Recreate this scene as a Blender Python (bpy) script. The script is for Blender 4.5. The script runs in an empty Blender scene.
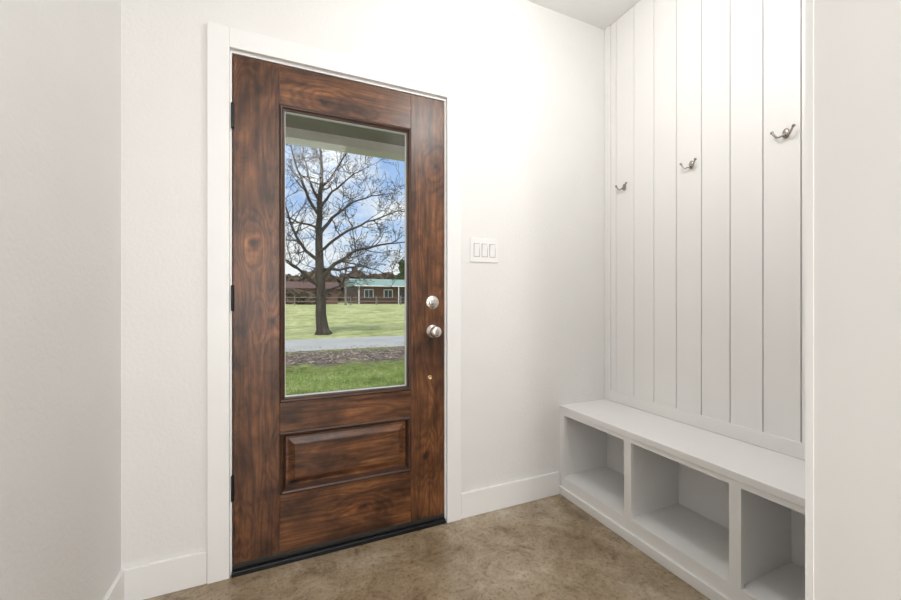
import bpy, bmesh, math, random
from mathutils import Vector, Matrix
random.seed(7)
scene = bpy.context.scene
COL = scene.collection
scene.view_settings.view_transform = 'Standard'

# ------------------------------------------------------------------ materials
def new_mat(name):
    m = bpy.data.materials.new(name); m.use_nodes = True
    nt = m.node_tree; b = nt.nodes['Principled BSDF']
    return m, nt, b
def N(nt, t, **kw):
    n = nt.nodes.new(t)
    for k, v in kw.items(): setattr(n, k, v)
    return n
def coords(nt, scale=(1,1,1), loc=(0,0,0)):
    tc = N(nt, 'ShaderNodeTexCoord'); mp = N(nt, 'ShaderNodeMapping')
    mp.inputs['Scale'].default_value = scale; mp.inputs['Location'].default_value = loc
    nt.links.new(tc.outputs['Object'], mp.inputs['Vector'])
    return mp.outputs['Vector']
def noise(nt, vec, scale, detail=4, rough=0.5, dist=0.0):
    n = N(nt, 'ShaderNodeTexNoise')
    n.inputs['Scale'].default_value = scale; n.inputs['Detail'].default_value = detail
    n.inputs['Roughness'].default_value = rough; n.inputs['Distortion'].default_value = dist
    nt.links.new(vec, n.inputs['Vector']); return n.outputs['Fac']
def ramp(nt, fac, stops):
    r = N(nt, 'ShaderNodeValToRGB'); e = r.color_ramp.elements
    while len(e) < len(stops): e.new(0.5)
    for el, (p, c) in zip(e, stops):
        el.position = p; el.color = (c[0], c[1], c[2], 1)
    nt.links.new(fac, r.inputs['Fac']); return r.outputs['Color']
def mixc(nt, fac, a, b, mode='MIX'):
    m = N(nt, 'ShaderNodeMix', data_type='RGBA', blend_type=mode)
    if isinstance(fac, float): m.inputs[0].default_value = fac
    else: nt.links.new(fac, m.inputs[0])
    for s, v in ((6, a), (7, b)):
        if isinstance(v, tuple): m.inputs[s].default_value = (*v, 1)
        else: nt.links.new(v, m.inputs[s])
    return m.outputs[2]
def bump(nt, b, h, strength, dist):
    n = N(nt, 'ShaderNodeBump'); n.inputs['Strength'].default_value = strength
    n.inputs['Distance'].default_value = dist
    nt.links.new(h, n.inputs['Height']); nt.links.new(n.outputs['Normal'], b.inputs['Normal'])
def simple(name, col, rough=0.5, metal=0.0, var=0.06, scale=6, bstr=0.0, bscale=200):
    m, nt, b = new_mat(name)
    v = coords(nt)
    f = noise(nt, v, scale)
    lo = tuple(c*(1-var) for c in col); hi = tuple(min(1, c*(1+var)) for c in col)
    nt.links.new(ramp(nt, f, [(0.3, lo), (0.7, hi)]), b.inputs['Base Color'])
    b.inputs['Roughness'].default_value = rough; b.inputs['Metallic'].default_value = metal
    if bstr: bump(nt, b, noise(nt, v, bscale, 3), bstr, 0.002)
    return m

M_wall = simple('wall_paint', (0.80, 0.79, 0.774), 0.5, var=0.01, bstr=0.6, bscale=75)
M_wall2 = simple('wall_paint_smooth', (0.79, 0.783, 0.773), 0.6, var=0.01, bstr=0.03, bscale=60)
M_ceil = simple('ceiling_paint', (0.82, 0.81, 0.795), 0.8, var=0.01, bstr=0.2, bscale=90)
M_trim = simple('trim_paint', (0.86, 0.856, 0.847), 0.35, var=0.01)
M_board = simple('paneling_paint', (0.87, 0.859, 0.842), 0.4, var=0.012, scale=3)
M_gap_shade = simple('paneling_gap_shade', (0.11, 0.085, 0.065), 0.9)  # shade between the boards, painted as a dark taupe
M_gasket = simple('dark_gasket', (0.02, 0.018, 0.016), 0.5)
M_swgap = simple('switch_shadow_gap', (0.25, 0.24, 0.23), 0.6)
M_black = simple('black_metal', (0.02, 0.022, 0.025), 0.4, metal=0.6)
M_nickel = simple('satin_nickel', (0.72, 0.69, 0.65), 0.18, metal=1.0, var=0.02)
M_hook = simple('brushed_nickel', (0.36, 0.33, 0.30), 0.25, metal=1.0, var=0.02)
M_brass = simple('brass', (0.75, 0.55, 0.28), 0.25, metal=1.0)
M_plastic = simple('switch_plastic', (0.86, 0.86, 0.85), 0.25, var=0.005)
M_porch = simple('porch_ceiling_paint', (0.36, 0.31, 0.24), 0.8)
M_beam = simple('porch_beam_paint', (0.88, 0.80, 0.66), 0.7)
M_ext = simple('exterior_siding', (0.6, 0.58, 0.52), 0.8)

def wood(name, vertical=True, off=(0,0,0)):
    m, nt, b = new_mat(name)
    def st(c, l): return (c, c, l) if vertical else (l, c, c)
    v2 = coords(nt, st(70, 2.5), off); v5 = coords(nt, st(24, 1.6), off)
    v3 = coords(nt, st(9, 3.0), off); v4 = coords(nt, (1,1,1), off)
    dn = N(nt, 'ShaderNodeTexNoise'); dn.inputs['Scale'].default_value = 20
    nt.links.new(v4, dn.inputs['Vector'])
    vm = N(nt, 'ShaderNodeVectorMath', operation='MULTIPLY_ADD'); vm.inputs[1].default_value = (.04, .04, .04)
    nt.links.new(dn.outputs['Color'], vm.inputs[0])
    nt.links.new(coords(nt, (1, 1, 0.7) if vertical else (0.7, 1, 1), off), vm.inputs[2])
    sx = N(nt, 'ShaderNodeSeparateXYZ'); cb = N(nt, 'ShaderNodeCombineXYZ')
    nt.links.new(vm.outputs[0], sx.inputs[0]); nt.links.new(sx.outputs['X'], cb.inputs['X']); nt.links.new(sx.outputs['Z'], cb.inputs['Y'])
    vo = N(nt, 'ShaderNodeTexVoronoi', voronoi_dimensions='2D'); vo.inputs['Scale'].default_value = 3.4
    nt.links.new(cb.outputs[0], vo.inputs['Vector'])
    sc_ = N(nt, 'ShaderNodeSeparateColor'); nt.links.new(vo.outputs['Color'], sc_.inputs[0])
    ks = N(nt, 'ShaderNodeMapRange'); ks.inputs['To Min'].default_value = -0.012; ks.inputs['To Max'].default_value = 0.035
    nt.links.new(sc_.outputs[0], ks.inputs['Value'])
    kdist = N(nt, 'ShaderNodeMath', operation='ADD'); nt.links.new(vo.outputs['Distance'], kdist.inputs[0]); nt.links.new(ks.outputs[0], kdist.inputs[1])
    f = noise(nt, coords(nt, st(6.0, 0.75), off), 1.0, 3, 0.5, 0.5)
    kd = N(nt, 'ShaderNodeMapRange'); kd.inputs['From Min'].default_value = 0; kd.inputs['From Max'].default_value = 0.35
    kd.inputs['To Min'].default_value = 3.0; kd.inputs['To Max'].default_value = 0
    nt.links.new(vo.outputs['Distance'], kd.inputs['Value'])
    mul = N(nt, 'ShaderNodeMath', operation='MULTIPLY_ADD'); mul.inputs[1].default_value = 17
    nt.links.new(f, mul.inputs[0]); nt.links.new(kd.outputs[0], mul.inputs[2])
    pp = N(nt, 'ShaderNodeMath', operation='PINGPONG'); pp.inputs[1].default_value = 0.5
    nt.links.new(mul.outputs[0], pp.inputs[0])
    rings = ramp(nt, pp.outputs[0], [(0.0, (0.080, 0.030, 0.012)), (0.25, (0.118, 0.047, 0.0185)), (0.5, (0.140, 0.059, 0.024))])
    streak = noise(nt, v2, 1.0, 5, 0.7)
    sc = ramp(nt, streak, [(0.34, (0.40, 0.35, 0.32)), (0.5, (0.95, 0.94, 0.93)), (0.66, (1.4, 1.38, 1.33))])
    c = mixc(nt, 0.8, rings, sc, 'MULTIPLY')
    s5 = ramp(nt, noise(nt, v5, 1.0, 4, 0.6, 0.6), [(0.36, (0.52, 0.47, 0.44)), (0.48, (1, 1, 1)), (0.66, (1.25, 1.23, 1.2))])
    c = mixc(nt, 0.8, c, s5, 'MULTIPLY')
    fg = ramp(nt, noise(nt, v3, 0.9, 6, 0.65, 1.4), [(0.32, (0.30, 0.25, 0.23)), (0.45, (0.87, 0.84, 0.82)), (0.58, (1.15, 1.16, 1.14)), (0.72, (2.0, 2.05, 1.95))])
    c = mixc(nt, 0.9, c, fg, 'MULTIPLY')
    blc = ramp(nt, noise(nt, v4, 4.5, 5, 0.65, 0.4), [(0.35, (0.50, 0.46, 0.44)), (0.5, (1.0, 1.0, 1.0)), (0.68, (1.55, 1.54, 1.48))])
    c = mixc(nt, 0.9, c, blc, 'MULTIPLY')
    kc = ramp(nt, kdist.outputs[0], [(0.025, (0.05, 0.035, 0.03)), (0.05, (0.16, 0.12, 0.10)), (0.068, (0.68, 0.58, 0.52)), (0.12, (1.2, 1.14, 1.07)), (0.25, (1, 1, 1))])
    c = mixc(nt, 0.88, c, kc, 'MULTIPLY')
    nt.links.new(c, b.inputs['Base Color'])
    b.inputs['Roughness'].default_value = 0.36
    bump(nt, b, streak, 0.12, 0.001)
    return m
M_wv = wood('stained_alder_vertical', True)
M_wv2 = wood('stained_alder_vertical_b', True, (3.3, 1.7, 5.1))
M_wh = wood('stained_alder_horizontal', False)
M_wh2 = wood('stained_alder_horizontal_b', False, (2.1, 4.2, 1.3))
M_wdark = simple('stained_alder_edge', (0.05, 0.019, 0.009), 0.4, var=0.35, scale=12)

def concrete_floor():
    m, nt, b = new_mat('stained_concrete')
    v = coords(nt)
    n1 = noise(nt, v, 1.7, 6, 0.6, 0.6); n2 = noise(nt, v, 7.5, 12, 0.75, 0.6); n3 = noise(nt, v, 60, 5, 0.8)
    c = ramp(nt, n1, [(0.34, (0.245, 0.180, 0.108)), (0.5, (0.325, 0.252, 0.165)), (0.66, (0.40, 0.333, 0.245))])
    c2 = ramp(nt, n2, [(0.36, (0.54, 0.48, 0.42)), (0.46, (0.88, 0.865, 0.84)), (0.54, (1.04, 1.04, 1.04)), (0.66, (1.32, 1.35, 1.40))])
    c = mixc(nt, 0.95, c, c2, 'MULTIPLY')
    c3 = ramp(nt, n3, [(0.36, (0.50, 0.43, 0.37)), (0.44, (0.95, 0.94, 0.93)), (0.62, (1.12, 1.12, 1.12))])
    c = mixc(nt, 0.85, c, c3, 'MULTIPLY')
    nt.links.new(c, b.inputs['Base Color'])
    b.inputs['Roughness'].default_value = 0.24
    b.inputs['Coat Weight'].default_value = 0.15; b.inputs['Coat Roughness'].default_value = 0.2
    return m
M_floor = concrete_floor()

def ground(name, stops, scale, detail=8, fine=None, stretch=(1,1,1)):
    m, nt, b = new_mat(name)
    v = coords(nt, stretch)
    c = ramp(nt, noise(nt, v, scale, detail, 0.7), stops)
    if fine:
        f = ramp(nt, noise(nt, v, fine, 5, 0.8), [(0.35, (0.45, 0.45, 0.42)), (0.65, (1.3, 1.3, 1.2))])
        c = mixc(nt, 0.8, c, f, 'MULTIPLY')
    nt.links.new(c, b.inputs['Base Color']); b.inputs['Roughness'].default_value = 0.95
    b.inputs['Specular IOR Level'].default_value = 0.1
    return m
M_grass = ground('grass_near', [(0.35, (0.16, 0.215, 0.06)), (0.5, (0.27, 0.35, 0.11)), (0.68, (0.42, 0.45, 0.22))], 1.6, fine=14)
M_grassf = ground('grass_far', [(0.35, (0.30, 0.33, 0.13)), (0.5, (0.46, 0.49, 0.22)), (0.68, (0.64, 0.61, 0.34))], 0.45, fine=3)
M_road = ground('asphalt_road', [(0.3, (0.42, 0.42, 0.42)), (0.7, (0.56, 0.56, 0.56))], 0.8, fine=60)
M_slab = ground('porch_concrete', [(0.3, (0.35, 0.33, 0.3)), (0.7, (0.45, 0.43, 0.4))], 2)
M_bark = ground('bark', [(0.35, (0.035, 0.028, 0.023)), (0.65, (0.11, 0.09, 0.075))], 6, fine=25, stretch=(1, 1, 0.3))
M_leaf = simple('leaf_olive', (0.15, 0.14, 0.05), 0.8, var=0.4, scale=3)
M_ever = ground('evergreen_foliage', [(0.35, (0.02, 0.04, 0.015)), (0.65, (0.10, 0.15, 0.05))], 3, fine=8)
M_redbush = ground('autumn_foliage', [(0.35, (0.06, 0.045, 0.035)), (0.65, (0.20, 0.14, 0.10))], 2.5, fine=8)
M_roof = simple('green_metal_roof', (0.25, 0.37, 0.31), 0.5, var=0.1, scale=0.6)
M_white = simple('white_exterior', (0.8, 0.8, 0.8), 0.6)
M_win = simple('dark_window', (0.03, 0.04, 0.05), 0.15)
M_fence = simple('fence_wood', (0.22, 0.18, 0.155), 0.9)

def verge():
    """bare soil patches breaking up into rough grass at both edges"""
    m, nt, b = new_mat('verge_soil_and_grass')
    v = coords(nt)
    soil = ramp(nt, noise(nt, v, 5, 8, 0.75), [(0.36, (0.05, 0.042, 0.034)), (0.52, (0.15, 0.12, 0.095)), (0.64, (0.32, 0.27, 0.22))])
    gr = ramp(nt, noise(nt, v, 7, 6, 0.7), [(0.36, (0.09, 0.12, 0.03)), (0.64, (0.30, 0.34, 0.12))])
    sep = N(nt, 'ShaderNodeSeparateXYZ'); nt.links.new(v, sep.inputs[0])
    d = N(nt, 'ShaderNodeMath', operation='SUBTRACT'); d.inputs[1].default_value = 8.7; nt.links.new(sep.outputs['Y'], d.inputs[0])
    a = N(nt, 'ShaderNodeMath', operation='ABSOLUTE'); nt.links.new(d.outputs[0], a.inputs[0])
    n = noise(nt, v, 1.8, 6, 0.7)
    s = N(nt, 'ShaderNodeMath', operation='MULTIPLY_ADD'); s.inputs[1].default_value = 2.8
    nt.links.new(n, s.inputs[0]); nt.links.new(a.outputs[0], s.inputs[2])
    mr = N(nt, 'ShaderNodeMapRange'); mr.inputs['From Min'].default_value = 2.1; mr.inputs['From Max'].default_value = 2.65
    nt.links.new(s.outputs[0], mr.inputs['Value'])
    nt.links.new(mixc(nt, mr.outputs[0], soil, gr), b.inputs['Base Color'])
    b.inputs['Roughness'].default_value = 0.95; b.inputs['Specular IOR Level'].default_value = 0.1
    return m
M_verge = verge()

def brick():
    m, nt, b = new_mat('red_brick')
    tc = N(nt, 'ShaderNodeTexCoord'); mp = N(nt, 'ShaderNodeMapping')
    mp.inputs['Rotation'].default_value = (math.radians(90), 0, 0)
    nt.links.new(tc.outputs['Object'], mp.inputs['Vector'])
    br = N(nt, 'ShaderNodeTexBrick'); br.inputs['Scale'].default_value = 3.0
    br.inputs['Color1'].default_value = (0.17, 0.065, 0.05, 1); br.inputs['Color2'].default_value = (0.11, 0.048, 0.038, 1)
    br.inputs['Mortar'].default_value = (0.22, 0.16, 0.13, 1)
    nt.links.new(mp.outputs[0], br.inputs['Vector'])
    nt.links.new(br.outputs['Color'], b.inputs['Base Color']); b.inputs['Roughness'].default_value = 0.9
    return m
M_brick = brick()

def glass():
    m = bpy.data.materials.new('door_glass'); m.use_nodes = True; nt = m.node_tree; nt.nodes.clear()
    out = N(nt, 'ShaderNodeOutputMaterial'); tr = N(nt, 'ShaderNodeBsdfTransparent'); gl = N(nt, 'ShaderNodeBsdfGlossy')
    tr.inputs['Color'].default_value = (0.96, 0.975, 0.97, 1); gl.inputs['Roughness'].default_value = 0.01
    mx = N(nt, 'ShaderNodeMixShader'); mx.inputs[0].default_value = 0.012
    nt.links.new(tr.outputs[0], mx.inputs[1]); nt.links.new(gl.outputs[0], mx.inputs[2]); nt.links.new(mx.outputs[0], out.inputs[0])
    return m
M_glass = glass()

# ------------------------------------------------------------------ mesh helpers
def obj_from_bm(name, bm, mats, parent=None, smooth=False, loc=None):
    bmesh.ops.recalc_face_normals(bm, faces=bm.faces[:])
    me = bpy.data.meshes.new(name); bm.to_mesh(me); bm.free()
    for m in (mats if isinstance(mats, (list, tuple)) else [mats]): me.materials.append(m)
    if smooth:
        for p in me.polygons: p.use_smooth = True
    o = bpy.data.objects.new(name, me); COL.objects.link(o)
    if loc: o.location = loc
    if parent: o.parent = parent
    return o
def add_box(bm, x0, x1, y0, y1, z0, z1, mat=0):
    vs = [bm.verts.new(p) for p in [(x0,y0,z0),(x1,y0,z0),(x1,y1,z0),(x0,y1,z0),(x0,y0,z1),(x1,y0,z1),(x1,y1,z1),(x0,y1,z1)]]
    for f in [(0,3,2,1),(4,5,6,7),(0,1,5,4),(1,2,6,5),(2,3,7,6),(3,0,4,7)]:
        bm.faces.new([vs[i] for i in f]).material_index = mat
def boxes(name, lst, mats, parent=None, bevel=0.0):
    bm = bmesh.new()
    for b in lst: add_box(bm, *b)
    o = obj_from_bm(name, bm, mats, parent)
    if bevel:
        md = o.modifiers.new('bevel', 'BEVEL'); md.width = bevel; md.segments = 2; md.limit_method = 'ANGLE'
    return o
def empty(name, loc=(0,0,0)):
    e = bpy.data.objects.new(name, None); COL.objects.link(e); e.location = loc; e.empty_display_size = 0.1
    return e
def ring(bm, x0, x1, z0, z1, prof, fill_center=False, mat=0):
    loops = []
    for ins, y in prof:
        loops.append([bm.verts.new(p) for p in [(x0+ins, y, z0+ins), (x1-ins, y, z0+ins), (x1-ins, y, z1-ins), (x0+ins, y, z1-ins)]])
    for a, b in zip(loops, loops[1:]):
        for i in range(4):
            j = (i+1) % 4
            bm.faces.new([a[i], a[j], b[j], b[i]]).material_index = mat
    if fill_center: bm.faces.new(loops[-1]).material_index = mat
def lathe(name, prof, mat, parent, loc, axis='-Y', seg=40, sx=1.0, sz=1.0):
    bm = bmesh.new(); rings = []
    for r, d in prof:
        row = []
        for i in range(seg):
            a = 2*math.pi*i/seg
            c, s = r*math.cos(a)*sx, r*math.sin(a)*sz
            row.append(bm.verts.new((c, -d, s) if axis == '-Y' else ((-d, c, s) if axis == '-X' else (c, s, -d))))
        rings.append(row)
    for a, b in zip(rings, rings[1:]):
        for i in range(seg):
            bm.faces.new([a[i], a[(i+1)%seg], b[(i+1)%seg], b[i]])
    bm.faces.new(rings[0]); bm.faces.new(rings[-1])
    return obj_from_bm(name, bm, mat, parent, smooth=True, loc=loc)

# ------------------------------------------------------------------ room shell
H = 2.74
WY = 1.745            # interior face of front wall
LX = -0.542           # left wall face
NX = 1.786            # nook back (board face)
PX, PY = 0.820, 0.355 # partition corner
BACK = -3.2
OX0, OX1, OZ = -0.207, 0.747, 2.106
boxes('wall_front', [(-0.70, OX0, WY, WY+0.15, -0.15, H+0.12), (OX1, 1.95, WY, WY+0.15, -0.15, H+0.12), (OX0, OX1, WY, WY+0.15, OZ, H+0.12)], M_wall)
boxes('wall_left', [(-0.70, LX, BACK-0.15, WY, -0.15, H+0.12)], M_wall)
boxes('wall_right', [(NX+0.014, 1.95, 0.345, WY, -0.15, H+0.12)], [M_gap_shade])  # backing wall coloured dark so the board gaps look shaded
boxes('wall_partition', [(PX, 1.95, BACK-0.15, PY-0.011, -0.15, H+0.12)], M_wall2)
wx0, wx1, wz0, wz1 = -0.49, -0.05, 0.4, 2.3
boxes('wall_back', [(LX, wx0, BACK-0.15, BACK, 0, H), (wx1, PX, BACK-0.15, BACK, 0, H), (wx0, wx1, BACK-0.15, BACK, 0, wz0), (wx0, wx1, BACK-0.15, BACK, wz1, H)], M_wall)  # opening made for the added rear fill
bm = bmesh.new()
ring(bm, wx0-.05, wx1+.05, wz0-.05, wz1+.05, [(0, BACK), (0, BACK+0.02), (0.06, BACK+0.02), (0.06, BACK-0.1)])
add_box(bm, wx0, wx1, BACK-0.08, BACK-0.05, 1.33, 1.37)
obj_from_bm('added_window_1', bm, M_trim)  # added unseen frame around the rear fill lamp
boxes('floor', [(LX-0.15, 1.95, BACK-0.15, WY, -0.15, 0.0)], M_floor)
boxes('ceiling', [(LX, NX+0.014, BACK, WY, H, H+0.12)], M_ceil)
boxes('roof_deck', [(-8, 8, -9, 3.5, H+0.13, H+0.25)], M_ext)

# baseboards
BH = 0.125
boxes('baseboard_front_left', [(LX, -0.274, WY-0.014, WY, 0, BH)], M_trim, bevel=0.002)
boxes('baseboard_front_right', [(0.815, 1.430, WY-0.014, WY, 0, BH)], M_trim, bevel=0.002)
boxes('baseboard_left', [(LX, LX+0.014, BACK, WY-0.015, 0, BH)], M_trim, bevel=0.002)
boxes('baseboard_partition', [(PX-0.014, PX, BACK, PY-0.03, 0, BH)], M_trim, bevel=0.002)
boxes('trim_1', [(PX-0.0015, NX-0.35, PY-0.011, PY, 0, H)], M_trim)

# door casing + jamb
bm = bmesh.new()
cy0, cy1 = WY-0.018, WY
add_box(bm, -0.273, -0.198, cy0, cy1, 0, 2.180)
add_box(bm, 0.738, 0.814, cy0, cy1, 0, 2.180)
add_box(bm, -0.198, 0.738, cy0, cy1, 2.100, 2.180)
o = obj_from_bm('trim_2', bm, M_trim)
md = o.modifiers.new('b', 'BEVEL'); md.width = 0.002; md.segments = 2; md.limit_method = 'ANGLE'

door = empty('door_1', (0.27, WY, 0))
def dparent(o):
    o.parent = door; o.matrix_parent_inverse = Matrix.Translation(door.location).inverted(); return o
jb = boxes('jamb', [(OX0, -0.191, WY+0.001, WY+0.15, 0.0, OZ), (0.731, OX1, WY+0.001, WY+0.15, 0.0, OZ), (-0.191, 0.731, WY+0.001, WY+0.15, 2.089, OZ)], M_trim); dparent(jb)
dparent(boxes('weatherstrip', [(-0.191, -0.178, WY+0.045, WY+0.06, 0.02, 2.089), (0.718, 0.731, WY+0.045, WY+0.06, 0.02, 2.089), (-0.191, 0.731, WY+0.045, WY+0.06, 2.07, 2.089)], M_gasket))

# ------------------------------------------------------------------ door leaf
DX0, DX1, DZ0, DZ1 = -0.187, 0.727, 0.040, 2.084
gx0, gx1, gz0, gz1 = 0.003, 0.536, 0.690, 1.898
mo = 0.020
sx0, sx1 = gx0-mo, gx1+mo
y0, y1 = WY, WY+0.044
dparent(boxes('stile_left', [(DX0, sx0, y0, y1, DZ0, DZ1)], M_wv, bevel=0.0015))
dparent(boxes('stile_right', [(sx1, DX1, y0, y1, DZ0, DZ1)], M_wv2, bevel=0.0015))
pz0, pz1 = 0.285, 0.545
dparent(boxes('rail_top', [(sx0, sx1, y0, y1, gz1+mo, DZ1)], M_wh2, bevel=0.0015))
dparent(boxes('rail_middle', [(sx0, sx1, y0, y1, pz1, gz0-mo)], M_wh2, bevel=0.0015))
dparent(boxes('rail_bottom', [(sx0, sx1, y0, y1, DZ0, pz0)], M_wh, bevel=0.0015))
bm = bmesh.new()
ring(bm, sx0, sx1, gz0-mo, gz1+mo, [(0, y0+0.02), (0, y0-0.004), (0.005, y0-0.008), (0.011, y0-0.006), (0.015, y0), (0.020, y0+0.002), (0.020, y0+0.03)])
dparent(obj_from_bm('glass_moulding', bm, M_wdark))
bm = bmesh.new()
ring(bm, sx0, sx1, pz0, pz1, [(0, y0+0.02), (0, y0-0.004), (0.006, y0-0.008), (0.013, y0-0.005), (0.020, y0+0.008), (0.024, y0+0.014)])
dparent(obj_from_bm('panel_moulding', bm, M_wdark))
bm = bmesh.new()
ring(bm, sx0+0.022, sx1-0.022, pz0+0.022, pz1-0.022, [(0, y0+0.015), (0.012, y0+0.015), (0.036, y0+0.003), (0.038, y0+0.0005)], True)
dparent(obj_from_bm('raised_panel', bm, M_wh))
dparent(boxes('glass_pane', [(gx0-0.004, gx1+0.004, WY+0.018, WY+0.022, gz0-0.004, gz1+0.004)], M_glass))
bm = bmesh.new()
ring(bm, gx0-0.001, gx1+0.001, gz0-0.001, gz1+0.001, [(0, y0+0.012), (0.003, y0+0.012), (0.003, y0+0.03)])
dparent(obj_from_bm('glass_spacer', bm, M_trim))
dparent(boxes('door_sweep', [(DX0, DX1, y0-0.004, y1, 0.022, 0.042)], M_gasket, bevel=0.002))
dparent(boxes('threshold', [(-0.191, 0.731, WY-0.02, WY+0.15, 0.0, 0.021)], M_black, bevel=0.004))
for i, z in enumerate((1.836, 1.108, 0.348)):
    bm = bmesh.new()
    bmesh.ops.create_cone(bm, cap_ends=True, segments=20, radius1=0.0055, radius2=0.0055, depth=0.09, matrix=Matrix.Translation((-0.188, WY-0.005, z)))
    bmesh.ops.create_uvsphere(bm, u_segments=12, v_segments=8, radius=0.006, matrix=Matrix.Translation((-0.188, WY-0.005, z+0.047)))
    bmesh.ops.create_uvsphere(bm, u_segments=12, v_segments=8, radius=0.006, matrix=Matrix.Translation((-0.188, WY-0.005, z-0.047)))
    add_box(bm, -0.192, -0.186, WY-0.003, WY+0.03, z-0.045, z+0.045)
    dparent(obj_from_bm('hinge_%d' % (i+1), bm, M_black))
kx = 0.664
dparent(lathe('deadbolt_rose', [(0.033, 0), (0.0345, 0.003), (0.0335, 0.007), (0.028, 0.010), (0.010, 0.0105), (0.009, 0.018), (0.001, 0.019)], M_nickel, None, (kx, WY, 1.088)))
bm = bmesh.new(); add_box(bm, -0.021, 0.021, -0.027, -0.015, -0.0075, 0.0075)
t = obj_from_bm('thumb_turn', bm, M_nickel, loc=(kx, WY, 1.088)); md = t.modifiers.new('b', 'BEVEL'); md.width = 0.003; md.segments = 3
dparent(t)
dparent(lathe('door_knob', [(0.032, 0), (0.0335, 0.004), (0.030, 0.010), (0.014, 0.014), (0.011, 0.022), (0.012, 0.030), (0.021, 0.036), (0.0265, 0.044), (0.0275, 0.052), (0.025, 0.061), (0.018, 0.066), (0.008, 0.068), (0.001, 0.068)], M_nickel, None, (kx, WY, 0.948)))
dparent(lathe('night_latch_hole', [(0.011, 0), (0.011, 0.002), (0.007, 0.003), (0.006, 0.001), (0.001, 0.001)], M_brass, None, (0.652, WY, 0.722)))

# ------------------------------------------------------------------ switch plate (three-gang)
sw = empty('light_switch_plate', (0.953, WY, 1.357))
def sp(o): o.parent = sw; return o
bm = bmesh.new(); add_box(bm, -0.083, 0.083, -0.006, 0.0, -0.062, 0.062)
o = sp(obj_from_bm('plate', bm, M_plastic)); md = o.modifiers.new('b', 'BEVEL'); md.width = 0.003; md.segments = 3
for i in range(3):
    cx = -0.046+0.046*i
    bm = bmesh.new()
    ring(bm, cx-0.0175, cx+0.0175, -0.0345, 0.0345, [(0, -0.0065), (0.0024, -0.0065)])
    sp(obj_from_bm('switch_gap_%d' % (i+1), bm, M_swgap))
    bm = bmesh.new()
    vs = [(-0.015,-0.007,-0.032),(0.015,-0.007,-0.032),(0.015,-0.0075,0),(-0.015,-0.0075,0),(0.015,-0.0115,0.032),(-0.015,-0.0115,0.032)]
    V = [bm.verts.new((cx+a, b, c)) for a, b, c in vs]
    W = [bm.verts.new((cx+a, -0.004, c)) for a, b, c in vs]
    bm.faces.new([V[0],V[1],V[2],V[3]]); bm.faces.new([V[3],V[2],V[4],V[5]])
    for a, b in ((0,1),(1,2),(2,4),(4,5),(5,3),(3,0)): bm.faces.new([V[a],V[b],W[b],W[a]])
    sp(obj_from_bm('rocker_%d' % (i+1), bm, M_plastic))

# ------------------------------------------------------------------ nook paneling
SZ = 0.500
bm = bmesh.new()
g = 0.0034
edges = [1.700] + [1.661-0.1248*k for k in range(0, 11)]
edges = [e for e in edges if e > PY+0.01] + [PY+.001]
for a, b in zip(edges, edges[1:]):
    add_box(bm, NX, NX+0.013, b+g/2, a-g/2, 0.51, H-.001)
add_box(bm, NX-0.006, NX+0.013, 1.700, WY-.001, SZ+.001, H-.001)
add_box(bm, NX-0.005, NX+0.0135, PY+.001, 1.700, SZ+.001, 0.562)
o = obj_from_bm('shiplap_paneling', bm, M_board)
md = o.modifiers.new('b', 'BEVEL'); md.width = 0.001; md.segments = 1; md.limit_method = 'ANGLE'

# ------------------------------------------------------------------ bench with cubbies
bench = empty('storage_bench', (1.6, 1.05, 0))
def bp(o): o.parent = bench; o.matrix_parent_inverse = Matrix.Translation(bench.location).inverted(); return o
FX = 1.445
bp(boxes('seat', [(FX-0.004, NX-0.001, PY+0.001, WY-0.001, SZ-0.028, SZ)], M_trim, bevel=0.0015))
f = 0.019
div = [(WY-0.001, 1.7107), (1.2974, 1.2584), (0.8423, 0.8035), (0.390, PY+0.001)]
fr = [(FX, FX+f, b, a, 0.0, SZ-0.028) for a, b in div]
fr += [(FX, FX+f, b, a, 0.450, SZ-0.028) for (_, a), (b, _) in zip(div, div[1:])]
fr += [(FX, FX+f, b, a, 0.0, 0.100) for (_, a), (b, _) in zip(div, div[1:])]
bp(boxes('face_frame', fr, M_trim))
bp(boxes('dividers', [(FX+f, NX-.007, (a+b)/2-0.009, (a+b)/2+0.009, 0.1, SZ-0.028) for a, b in div[1:3]] + [(FX+f, NX-.007, WY-0.02, WY-0.001, 0.1, SZ-0.028), (FX+f, NX-.007, PY+0.001, PY+0.02, 0.1, SZ-0.028)], M_trim))
bp(boxes('cubby_floor', [(FX+f, NX-.007, PY+0.001, WY-0.001, 0.082, 0.0995)], M_trim))
bp(boxes('cubby_back', [(NX-0.006, NX+0.012, PY+0.001, WY-0.001, 0.0, SZ-0.029)], M_trim))
bp(boxes('shoe_moulding', [(FX-0.012, FX, PY+0.001, WY-0.001, 0.0, 0.045)], M_trim, bevel=0.002))

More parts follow.
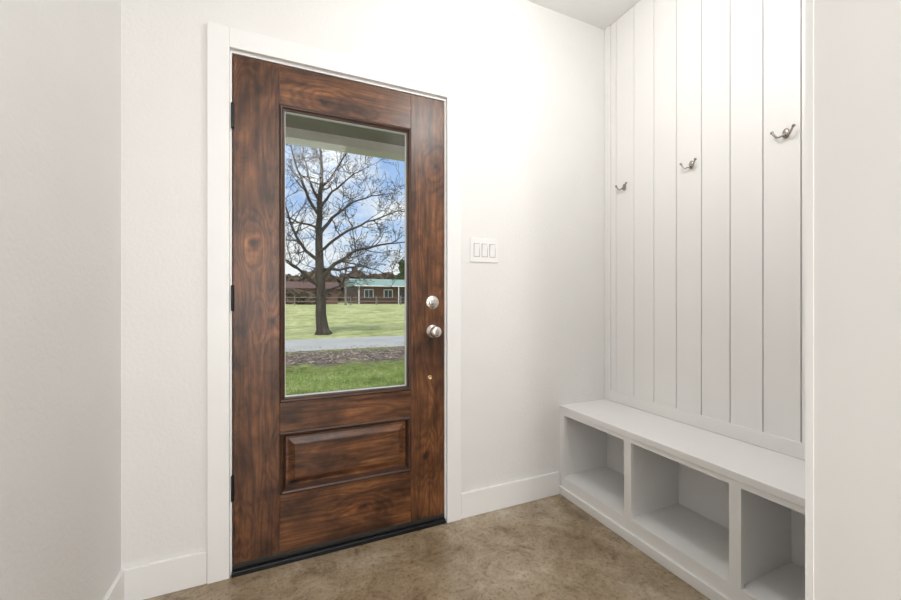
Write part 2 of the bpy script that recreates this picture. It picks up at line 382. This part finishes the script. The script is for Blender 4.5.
# ------------------------------------------------------------------ coat hooks
def tube(name, paths, mat, parent=None, res=3):
    cu = bpy.data.curves.new(name, 'CURVE'); cu.dimensions = '3D'; cu.bevel_depth = 1.0; cu.bevel_resolution = res; cu.use_fill_caps = True
    for pts in paths:
        s = cu.splines.new('POLY'); s.points.add(len(pts)-1)
        for p, (x, y, z, r) in zip(s.points, pts): p.co = (x, y, z, 1); p.radius = r
    o = bpy.data.objects.new(name, cu); COL.objects.link(o)
    dg = bpy.context.evaluated_depsgraph_get()
    me = bpy.data.meshes.new_from_object(o.evaluated_get(dg)); bpy.data.objects.remove(o)
    me.materials.clear(); me.materials.append(mat)
    for p in me.polygons: p.use_smooth = True
    o2 = bpy.data.objects.new(name, me); COL.objects.link(o2)
    if parent: o2.parent = parent
    return o2
for y in (1.600, 1.208, 0.833):
    hk = empty('coat_hook', (NX-0.0005, y, 1.746))
    lathe('back_plate', [(0.015, 0), (0.015, 0.003), (0.012, 0.005), (0.006, 0.007), (0.001, 0.007)], M_hook, hk, (0, 0, 0), axis='-X', sx=0.8, sz=1.3)
    paths = []; tips = []
    for s in (-1, 1):
        pts = []
        for k in range(15):
            u = k/14; a = u*math.pi*0.95
            pts.append((-0.006-0.018*math.sin(u*math.pi*0.5)-0.002, s*(0.035*u), -0.003-0.010*math.sin(a)+0.016*max(0, u-0.55)/0.45, 0.0038))
        paths.append(pts); tips.append(pts[-1])
    paths.append([(-0.004, 0, -0.004, 0.0055), (-0.012, 0, -0.010, 0.005), (-0.016, 0, -0.014, 0.0045)])
    tube('prongs', paths, M_hook, hk)
    bm = bmesh.new()
    for tp in tips: bmesh.ops.create_uvsphere(bm, u_segments=16, v_segments=12, radius=0.006, matrix=Matrix.Translation(tp[:3]))
    obj_from_bm('ball_tips', bm, M_hook, hk, smooth=True)

# ------------------------------------------------------------------ exterior
GZ = -0.15; PZ = 0.5
boxes('porch_floor', [(-4, 5, WY+0.15, 3.5, GZ, -0.03)], M_slab)
boxes('porch_ceiling', [(-6, 8, WY+0.15, 3.4, 2.52, 2.60)], M_porch)
boxes('porch_beam', [(-6, 8, 3.4, 3.55, 2.437, 2.80)], M_beam)
def strip(name, ya, yb, z0, z1, mat, x0=-70, x1=110):
    bm = bmesh.new()
    v = [bm.verts.new(p) for p in [(x0, ya, z0), (x1, ya, z0), (x1, yb, z1), (x0, yb, z1)]]
    bm.faces.new(v)
    return obj_from_bm(name, bm, mat)
strip('lawn_near', 1.9, 6.9, GZ, GZ, M_grass)
strip('verge', 6.9, 10.0, GZ, GZ, M_verge)
strip('road', 10.0, 13.0, GZ, GZ, M_road)
strip('lawn_across_road', 13.0, 20.0, GZ, GZ, M_grassf, -150, 220)
strip('lawn_slope', 20.0, 41.0, GZ, PZ, M_grassf, -150, 220)
strip('lawn_far', 41.0, 230.0, PZ, PZ, M_grassf, -150, 220)

bm = bmesh.new()
for i in range(17000):
    x = random.uniform(-1.0, 3.6); y = min(7.6, 5.0+2.4*random.random()**1.1+random.gauss(0, .1)); h = random.uniform(0.02, 0.05); a = random.uniform(0, 6.28)
    dx, dy = math.cos(a)*0.004, math.sin(a)*0.004; l = random.uniform(-.02, .02)
    bm.faces.new([bm.verts.new((x-dx, y-dy, GZ)), bm.verts.new((x+dx, y+dy, GZ)), bm.verts.new((x+l, y+l*0.5, GZ+h))])
me = bpy.data.meshes.new('grass_blades'); bm.to_mesh(me); bm.free(); me.materials.append(M_grass)
COL.objects.link(bpy.data.objects.new('grass_blades', me))
M_fl = simple('fallen_leaf', (0.30, 0.23, 0.18), 0.9, var=0.7, scale=9)
bm = bmesh.new()
for i in range(1800):
    x = random.uniform(-1.5, 5); y = min(10.4, max(7.72+random.random()*.3, random.gauss(8.8, 0.8))); s = random.uniform(0.02, 0.04)
    n = Vector((random.uniform(-.5,.5), random.uniform(-.8,.3), 1)).normalized(); q = n.to_track_quat('Z', 'Y')
    c = Vector((x, y, GZ+0.03))
    bm.faces.new([bm.verts.new(c+q@Vector(p)) for p in [(-s,0,0),(0,-s*.5,0),(s,0,0),(0,s*.5,0)]])
me = bpy.data.meshes.new('fallen_leaves'); bm.to_mesh(me); bm.free(); me.materials.append(M_fl)
COL.objects.link(bpy.data.objects.new('fallen_leaves', me))

# bare tree
TX, TY = 1.26, 14.5
tree = empty('bare_tree', (TX, TY, GZ))
S = 0.0365
def P(px, py, d, r): return Vector(((px-322)*S*1.04, d, (334-py)*S)), r
limbs = [
 [P(323,334,0,.30), P(322.5,329,0,.20), P(321,315,0,.17), P(321,300,0,.155), P(320,270,0.05,.14), P(319,235,0.1,.11), P(320,200,0.05,.08), P(322,170,0,.055), P(318,140,0,.03), P(316,112,0,.01)],
 [P(320,280,0,.08), P(333,264,-.3,.06), P(352,251,-.5,.045), P(374,244,-.7,.03), P(402,240,-.9,.012)],
 [P(320,262,0,.07), P(307,250,.3,.055), P(298,232,.5,.04), P(290,206,.6,.025), P(286,180,.7,.01)],
 [P(319,235,0,.065), P(332,216,.4,.05), P(350,197,.7,.035), P(374,184,.9,.024), P(400,178,1,.01)],
 [P(320,218,0,.055), P(307,197,-.4,.042), P(297,170,-.6,.028), P(291,146,-.7,.01)],
 [P(321,190,0,.045), P(334,170,.2,.034), P(343,152,.3,.022), P(354,132,.3,.01)],
 [P(320,288,0,.06), P(305,274,-.3,.045), P(291,264,-.6,.03), P(272,262,-.9,.012)],
 [P(320,270,0,.06), P(340,268,.5,.045), P(362,262,.9,.03), P(384,266,1.2,.018), P(402,276,1.4,.008)],
 [P(320,252,0,.05), P(336,238,-.8,.04), P(358,226,-1.2,.028), P(384,214,-1.5,.015), P(408,212,-1.6,.008)],
 [P(320,295,0,.05), P(338,286,.4,.035), P(352,270,.6,.02), P(366,255,.8,.01)],
 [P(319,228,0,.04), P(303,222,.5,.03), P(288,214,.9,.02), P(272,200,1.1,.01)],
 [P(320,208,0,.05), P(332,188,.5,.035), P(352,166,.9,.022), P(372,150,1.1,.01)],
 [P(320,205,0,.04), P(311,178,.3,.03), P(306,155,.5,.02), P(303,125,.5,.01)],
]
paths = []; tips = []
def sub(pts, n=4):
    out = []
    for (a, ra), (b, rb) in zip(pts, pts[1:]):
        for k in range(n):
            t = k/n; out.append((a.lerp(b, t)+Vector([random.gauss(0, 0.02*(a-b).length) for _ in range(3)])*(1 if ra < .12 else .3), ra+(rb-ra)*t))
    out.append(pts[-1]); return out
def grow(start, d, length, r, lvl):
    n = 5; pts = [(start, r)]; p = start.copy(); d = d.normalized()
    for k in range(n):
        d = (d+Vector([random.gauss(0, .22) for _ in range(3)])+Vector((0, 0, .06))).normalized()
        p = p+d*length/n; pts.append((p.copy(), r*(1-(k+1)/n*0.75)))
    if min(q.z for q, _ in pts) < 0.9: return
    paths.append([(q.x, q.y, q.z, max(rr, .006)) for q, rr in pts])
    if lvl >= 1: tips.append(p.copy())
    if lvl < 3:
        for k in range(random.randint(3, 5)):
            i = random.randint(1, n); q, rr = pts[i]
            nd = (d+Vector([random.gauss(0, .75) for _ in range(3)])).normalized()
            grow(q, nd, length*random.uniform(.45, .75), rr*0.7, lvl+1)
for li, L in enumerate(limbs):
    s = sub(L); paths.append([(q.x, q.y, max(q.z, 0), r*1.1) for q, r in s])
    st = 16 if li == 0 else 4
    for i in range(st, len(s)):
        if random.random() < (0.95 if li else .7):
            q, r = s[i]; d0 = (s[i][0]-s[i-1][0]).normalized()
            nd = (d0*0.7+Vector([random.gauss(0, .7) for _ in range(3)])+Vector((0, 0, .15)))
            grow(q, nd, random.uniform(.6, 1.2), min(r*.6, .026), 1)
tube('branches', paths, M_bark, tree, res=1)
bm = bmesh.new()
for tpt in tips:
    if random.random() < (0.45 if (tpt.x > 1.3 and tpt.z < 5.2) else 0.12):
        for k in range(random.randint(1, 2)):
            c = tpt+Vector([random.gauss(0, .05) for _ in range(3)]); s = random.uniform(.025, .05)
            q = Vector([random.gauss(0, 1) for _ in range(3)]).to_track_quat('Z', 'Y')
            bm.faces.new([bm.verts.new(c+q@Vector(p)) for p in [(-s,0,0),(0,-s*.6,0),(s,0,0),(0,s*.6,0)]])
obj_from_bm('leaves', bm, M_leaf, tree)

# brick house across the road
HX, HY, HZ = 10.0, 58.0, PZ+.02
house = empty('brick_house', (HX, HY, HZ))
def hp(o): o.parent = house; return o
W = 16; Dp = 9; wh = 2.7
bm = bmesh.new(); add_box(bm, 0, W, 0, Dp, 0, wh)
add_box(bm, 11, 15, -2.5, 0, 0, wh)
hp(obj_from_bm('brick_walls', bm, M_brick))
bm = bmesh.new()
def gable(bm, x0, x1, y0, y1, z, h, along='X'):
    if along == 'X':
        ym = (y0+y1)/2; v = [bm.verts.new(p) for p in [(x0,y0,z),(x1,y0,z),(x1,y1,z),(x0,y1,z),(x0,ym,z+h),(x1,ym,z+h)]]
        for q in [(0,1,5,4),(3,4,5,2),(0,4,3),(1,2,5),(0,3,2,1)]: bm.faces.new([v[i] for i in q])
    else:
        xm = (x0+x1)/2; v = [bm.verts.new(p) for p in [(x0,y0,z),(x1,y0,z),(x1,y1,z),(x0,y1,z),(xm,y0,z+h),(xm,y1,z+h)]]
        for q in [(0,3,5,4),(1,4,5,2),(0,4,1),(3,2,5),(0,1,2,3)]: bm.faces.new([v[i] for i in q])
gable(bm, -0.6, W+0.6, -1.6, Dp+0.6, wh, 1.3)
gable(bm, 10.6, 15.4, -3, 4, wh, 1.1, 'Y')
hp(obj_from_bm('metal_roof', bm, M_roof))
wl = []; gl = []
for x in (1.2, 4.2, 8.4):
    wl += [(x-.12, x+1.32, -.06, 0.0, .9, 1.02), (x-.12, x+1.32, -.06, 0, 2.1, 2.22), (x-.12, x, -.06, 0, .9, 2.22), (x+1.2, x+1.32, -.06, 0, .9, 2.22), (x+.57, x+.63, -.05, 0, 1, 2.1)]
    gl += [(x, x+1.2, -.03, 0.01, 1, 2.1)]
wl += [(12.3, 13.7, -2.56, -2.5, .9, 1.02), (12.3, 13.7, -2.56, -2.5, 2.1, 2.22), (12.3, 12.4, -2.56, -2.5, .9, 2.2), (13.6, 13.7, -2.56, -2.5, .9, 2.2)]
gl += [(12.4, 13.6, -2.53, -2.49, 1, 2.1), (6.4, 7.3, -.03, .01, 0, 2.1)]
wl += [(-.6, W+.6, -1.62, -1.55, wh-.1, wh+.04)] + [(x, x+.12, -1.5, -1.38, 0, wh) for x in (0, 6, 10.4)]
hp(boxes('white_trim', wl, M_white)); hp(boxes('window_panes', gl, M_win))
shed = empty('brick_outbuilding', (-9, 60, PZ+.02))
bm = bmesh.new(); add_box(bm, 0, 16.5, 0, 6, 0, 2.3); o = obj_from_bm('walls', bm, M_brick, shed)
bm = bmesh.new(); gable(bm, -.4, 16.9, -.5, 6.5, 2.3, 1.1); obj_from_bm('roof', bm, simple('brown_shingles', (0.13, 0.07, 0.055), .9, var=.2), shed)
boxes('white_trim', [(10, 11.2, -.05, 0, .9, 2.0), (14, 15.2, -.05, 0, .9, 2.0)], M_white, shed)
fl = [(x, x+.12, 45, 45.12, PZ, 1.6) for x in [(-20+3*i) for i in range(16)]] + [(-20, 27, 45.04, 45.08, .9, .98), (-20, 27, 45.04, 45.08, 1.35, 1.43)]
boxes('rail_fence', fl, M_fence)
bm = bmesh.new(); bmesh.ops.create_cone(bm, cap_ends=True, segments=10, radius1=.13, radius2=.09, depth=5.4, matrix=Matrix.Translation((6.2, 43, PZ+2.7)))
add_box(bm, 5.5, 6.9, 42.95, 43.05, 5.4, 5.55)
obj_from_bm('utility_pole', bm, M_fence)
def foliage(name, blobs, mat, seed=0):
    rnd = random.Random(seed); bm = bmesh.new()
    for (x, y, z, rx, rz) in blobs:
        for k in range(10):
            a = rnd.uniform(0, 6.28); rr = rnd.uniform(.2, .75)
            c = Vector((x+math.cos(a)*rx*rr, y+math.sin(a)*rx*rr, z+rnd.uniform(-.6, .6)*rz))
            mt = Matrix.Translation(c)@Matrix.Diagonal((rx*.45, rx*.45, rz*.42, 1))
            r = bmesh.ops.create_icosphere(bm, subdivisions=3, radius=1, matrix=mt)
            for v in r['verts']:
                v.co += Vector([rnd.gauss(0, .09*rx) for _ in range(3)]); v.co.z = max(v.co.z, PZ)
    return obj_from_bm(name, bm, mat)
foliage('evergreen_tree', [(24.0, 78, 4, 3, 3.5), (24.6, 78, 7.5, 2.2, 3), (30, 80, 5, 4, 4)], M_ever, 1)
foliage('autumn_hedge', [(-4+2.2*i, 53, .5+.9, 1.4, 1.1) for i in range(5)], M_redbush, 2)
foliage('background_trees', [(-14+5*i, 95+random.uniform(-6, 6), 4, 4.5, random.uniform(3.4, 4.6)) for i in range(16)], M_redbush, 3)

# ------------------------------------------------------------------ world
w = bpy.data.worlds.new('sky'); scene.world = w; w.use_nodes = True; nt = w.node_tree
bg = nt.nodes['Background']
tc = N(nt, 'ShaderNodeTexCoord'); sep = N(nt, 'ShaderNodeSeparateXYZ'); nt.links.new(tc.outputs['Generated'], sep.inputs[0])
sky = ramp(nt, sep.outputs['Z'], [(0.0, (0.70, 0.82, 0.95)), (0.25, (0.40, 0.59, 0.92)), (0.6, (0.21, 0.39, 0.79))])
mp = N(nt, 'ShaderNodeMapping'); mp.inputs['Scale'].default_value = (1, 1, 1.9); mp.inputs['Location'].default_value = (0.62, 0.1, 0.3)
nt.links.new(tc.outputs['Generated'], mp.inputs['Vector'])
cf = noise(nt, mp.outputs[0], 5.5, 8, 0.6, 0.3)
cm = ramp(nt, cf, [(0.42, (0, 0, 0)), (0.58, (1, 1, 1))])
c = mixc(nt, cm, sky, (0.97, 0.98, 1.0))
nt.links.new(c, bg.inputs['Color']); bg.inputs['Strength'].default_value = 1.0

# ------------------------------------------------------------------ lights
def light(name, kind, loc, rot, energy, size=None, color=(1,1,1)):
    l = bpy.data.lights.new(name, kind); l.energy = energy; l.color = color
    if kind == 'AREA':
        l.shape = 'RECTANGLE'; l.size, l.size_y = size
    elif kind == 'POINT': l.shadow_soft_size = size
    o = bpy.data.objects.new(name, l); COL.objects.link(o); o.location = loc; o.rotation_euler = [math.radians(r) for r in rot]
    return o
s = light('sun', 'SUN', (0, -10, 20), (34, 0, -25), 2.7, color=(1, .95, .86)); s.data.angle = .03
warm = (1, .988, .968)
GX, GY, GH = 0.92, 0.84, 2.36
light('fill_globe', 'POINT', (GX, GY, GH), (0, 0, 0), 18, 0.10, warm)  # added unseen fill to brighten nook and ceiling
light('hall_fill', 'AREA', (0.14, -1.2, H-0.05), (0, 0, 0), 30, (0.9, 1.4), warm)  # added unseen soft fill over the hall
light('rear_fill', 'AREA', ((wx0+wx1)/2, BACK+0.05, (wz0+wz1)/2), (90, 0, 0), 37, (wx1-wx0, wz1-wz0), (1, .99, .98))  # added fill behind the camera, standing in for a window
fx = empty('added_pendant', (GX, GY, H))
lathe('added_canopy', [(0.06, 0), (0.06, 0.015), (0.04, 0.03), (0.01, 0.035), (0.008, H-GH-.13), (0.02, H-GH-.125), (0.02, H-GH-.12), (0.001, H-GH-.12)], M_nickel, fx, (0, 0, 0), axis='-Z')  # made-up pendant fixture above the added globe fill
cx, cy, a, b = 0.14, -1.2, .47, .72
bm = bmesh.new()
for bx in [(cx-a-.02, cx-a, cy-b, cy+b, H-.06, H), (cx+a, cx+a+.02, cy-b, cy+b, H-.06, H), (cx-a-.02, cx+a+.02, cy-b-.02, cy-b, H-.06, H), (cx-a-.02, cx+a+.02, cy+b, cy+b+.02, H-.06, H)]:
    add_box(bm, *bx)
obj_from_bm('hall_fill_frame', bm, M_trim)  # made-up panel frame dressing the hall fill

# ------------------------------------------------------------------ camera
cam = bpy.data.cameras.new('camera'); co = bpy.data.objects.new('camera', cam); COL.objects.link(co)
cam.sensor_fit = 'HORIZONTAL'; cam.sensor_width = 36; cam.lens = 381/901*36; cam.clip_start = 0.02; cam.clip_end = 500
co.location = (0, 0, 1.1); co.rotation_euler = (math.radians(90), 0, math.radians(-23.6))
scene.camera = co
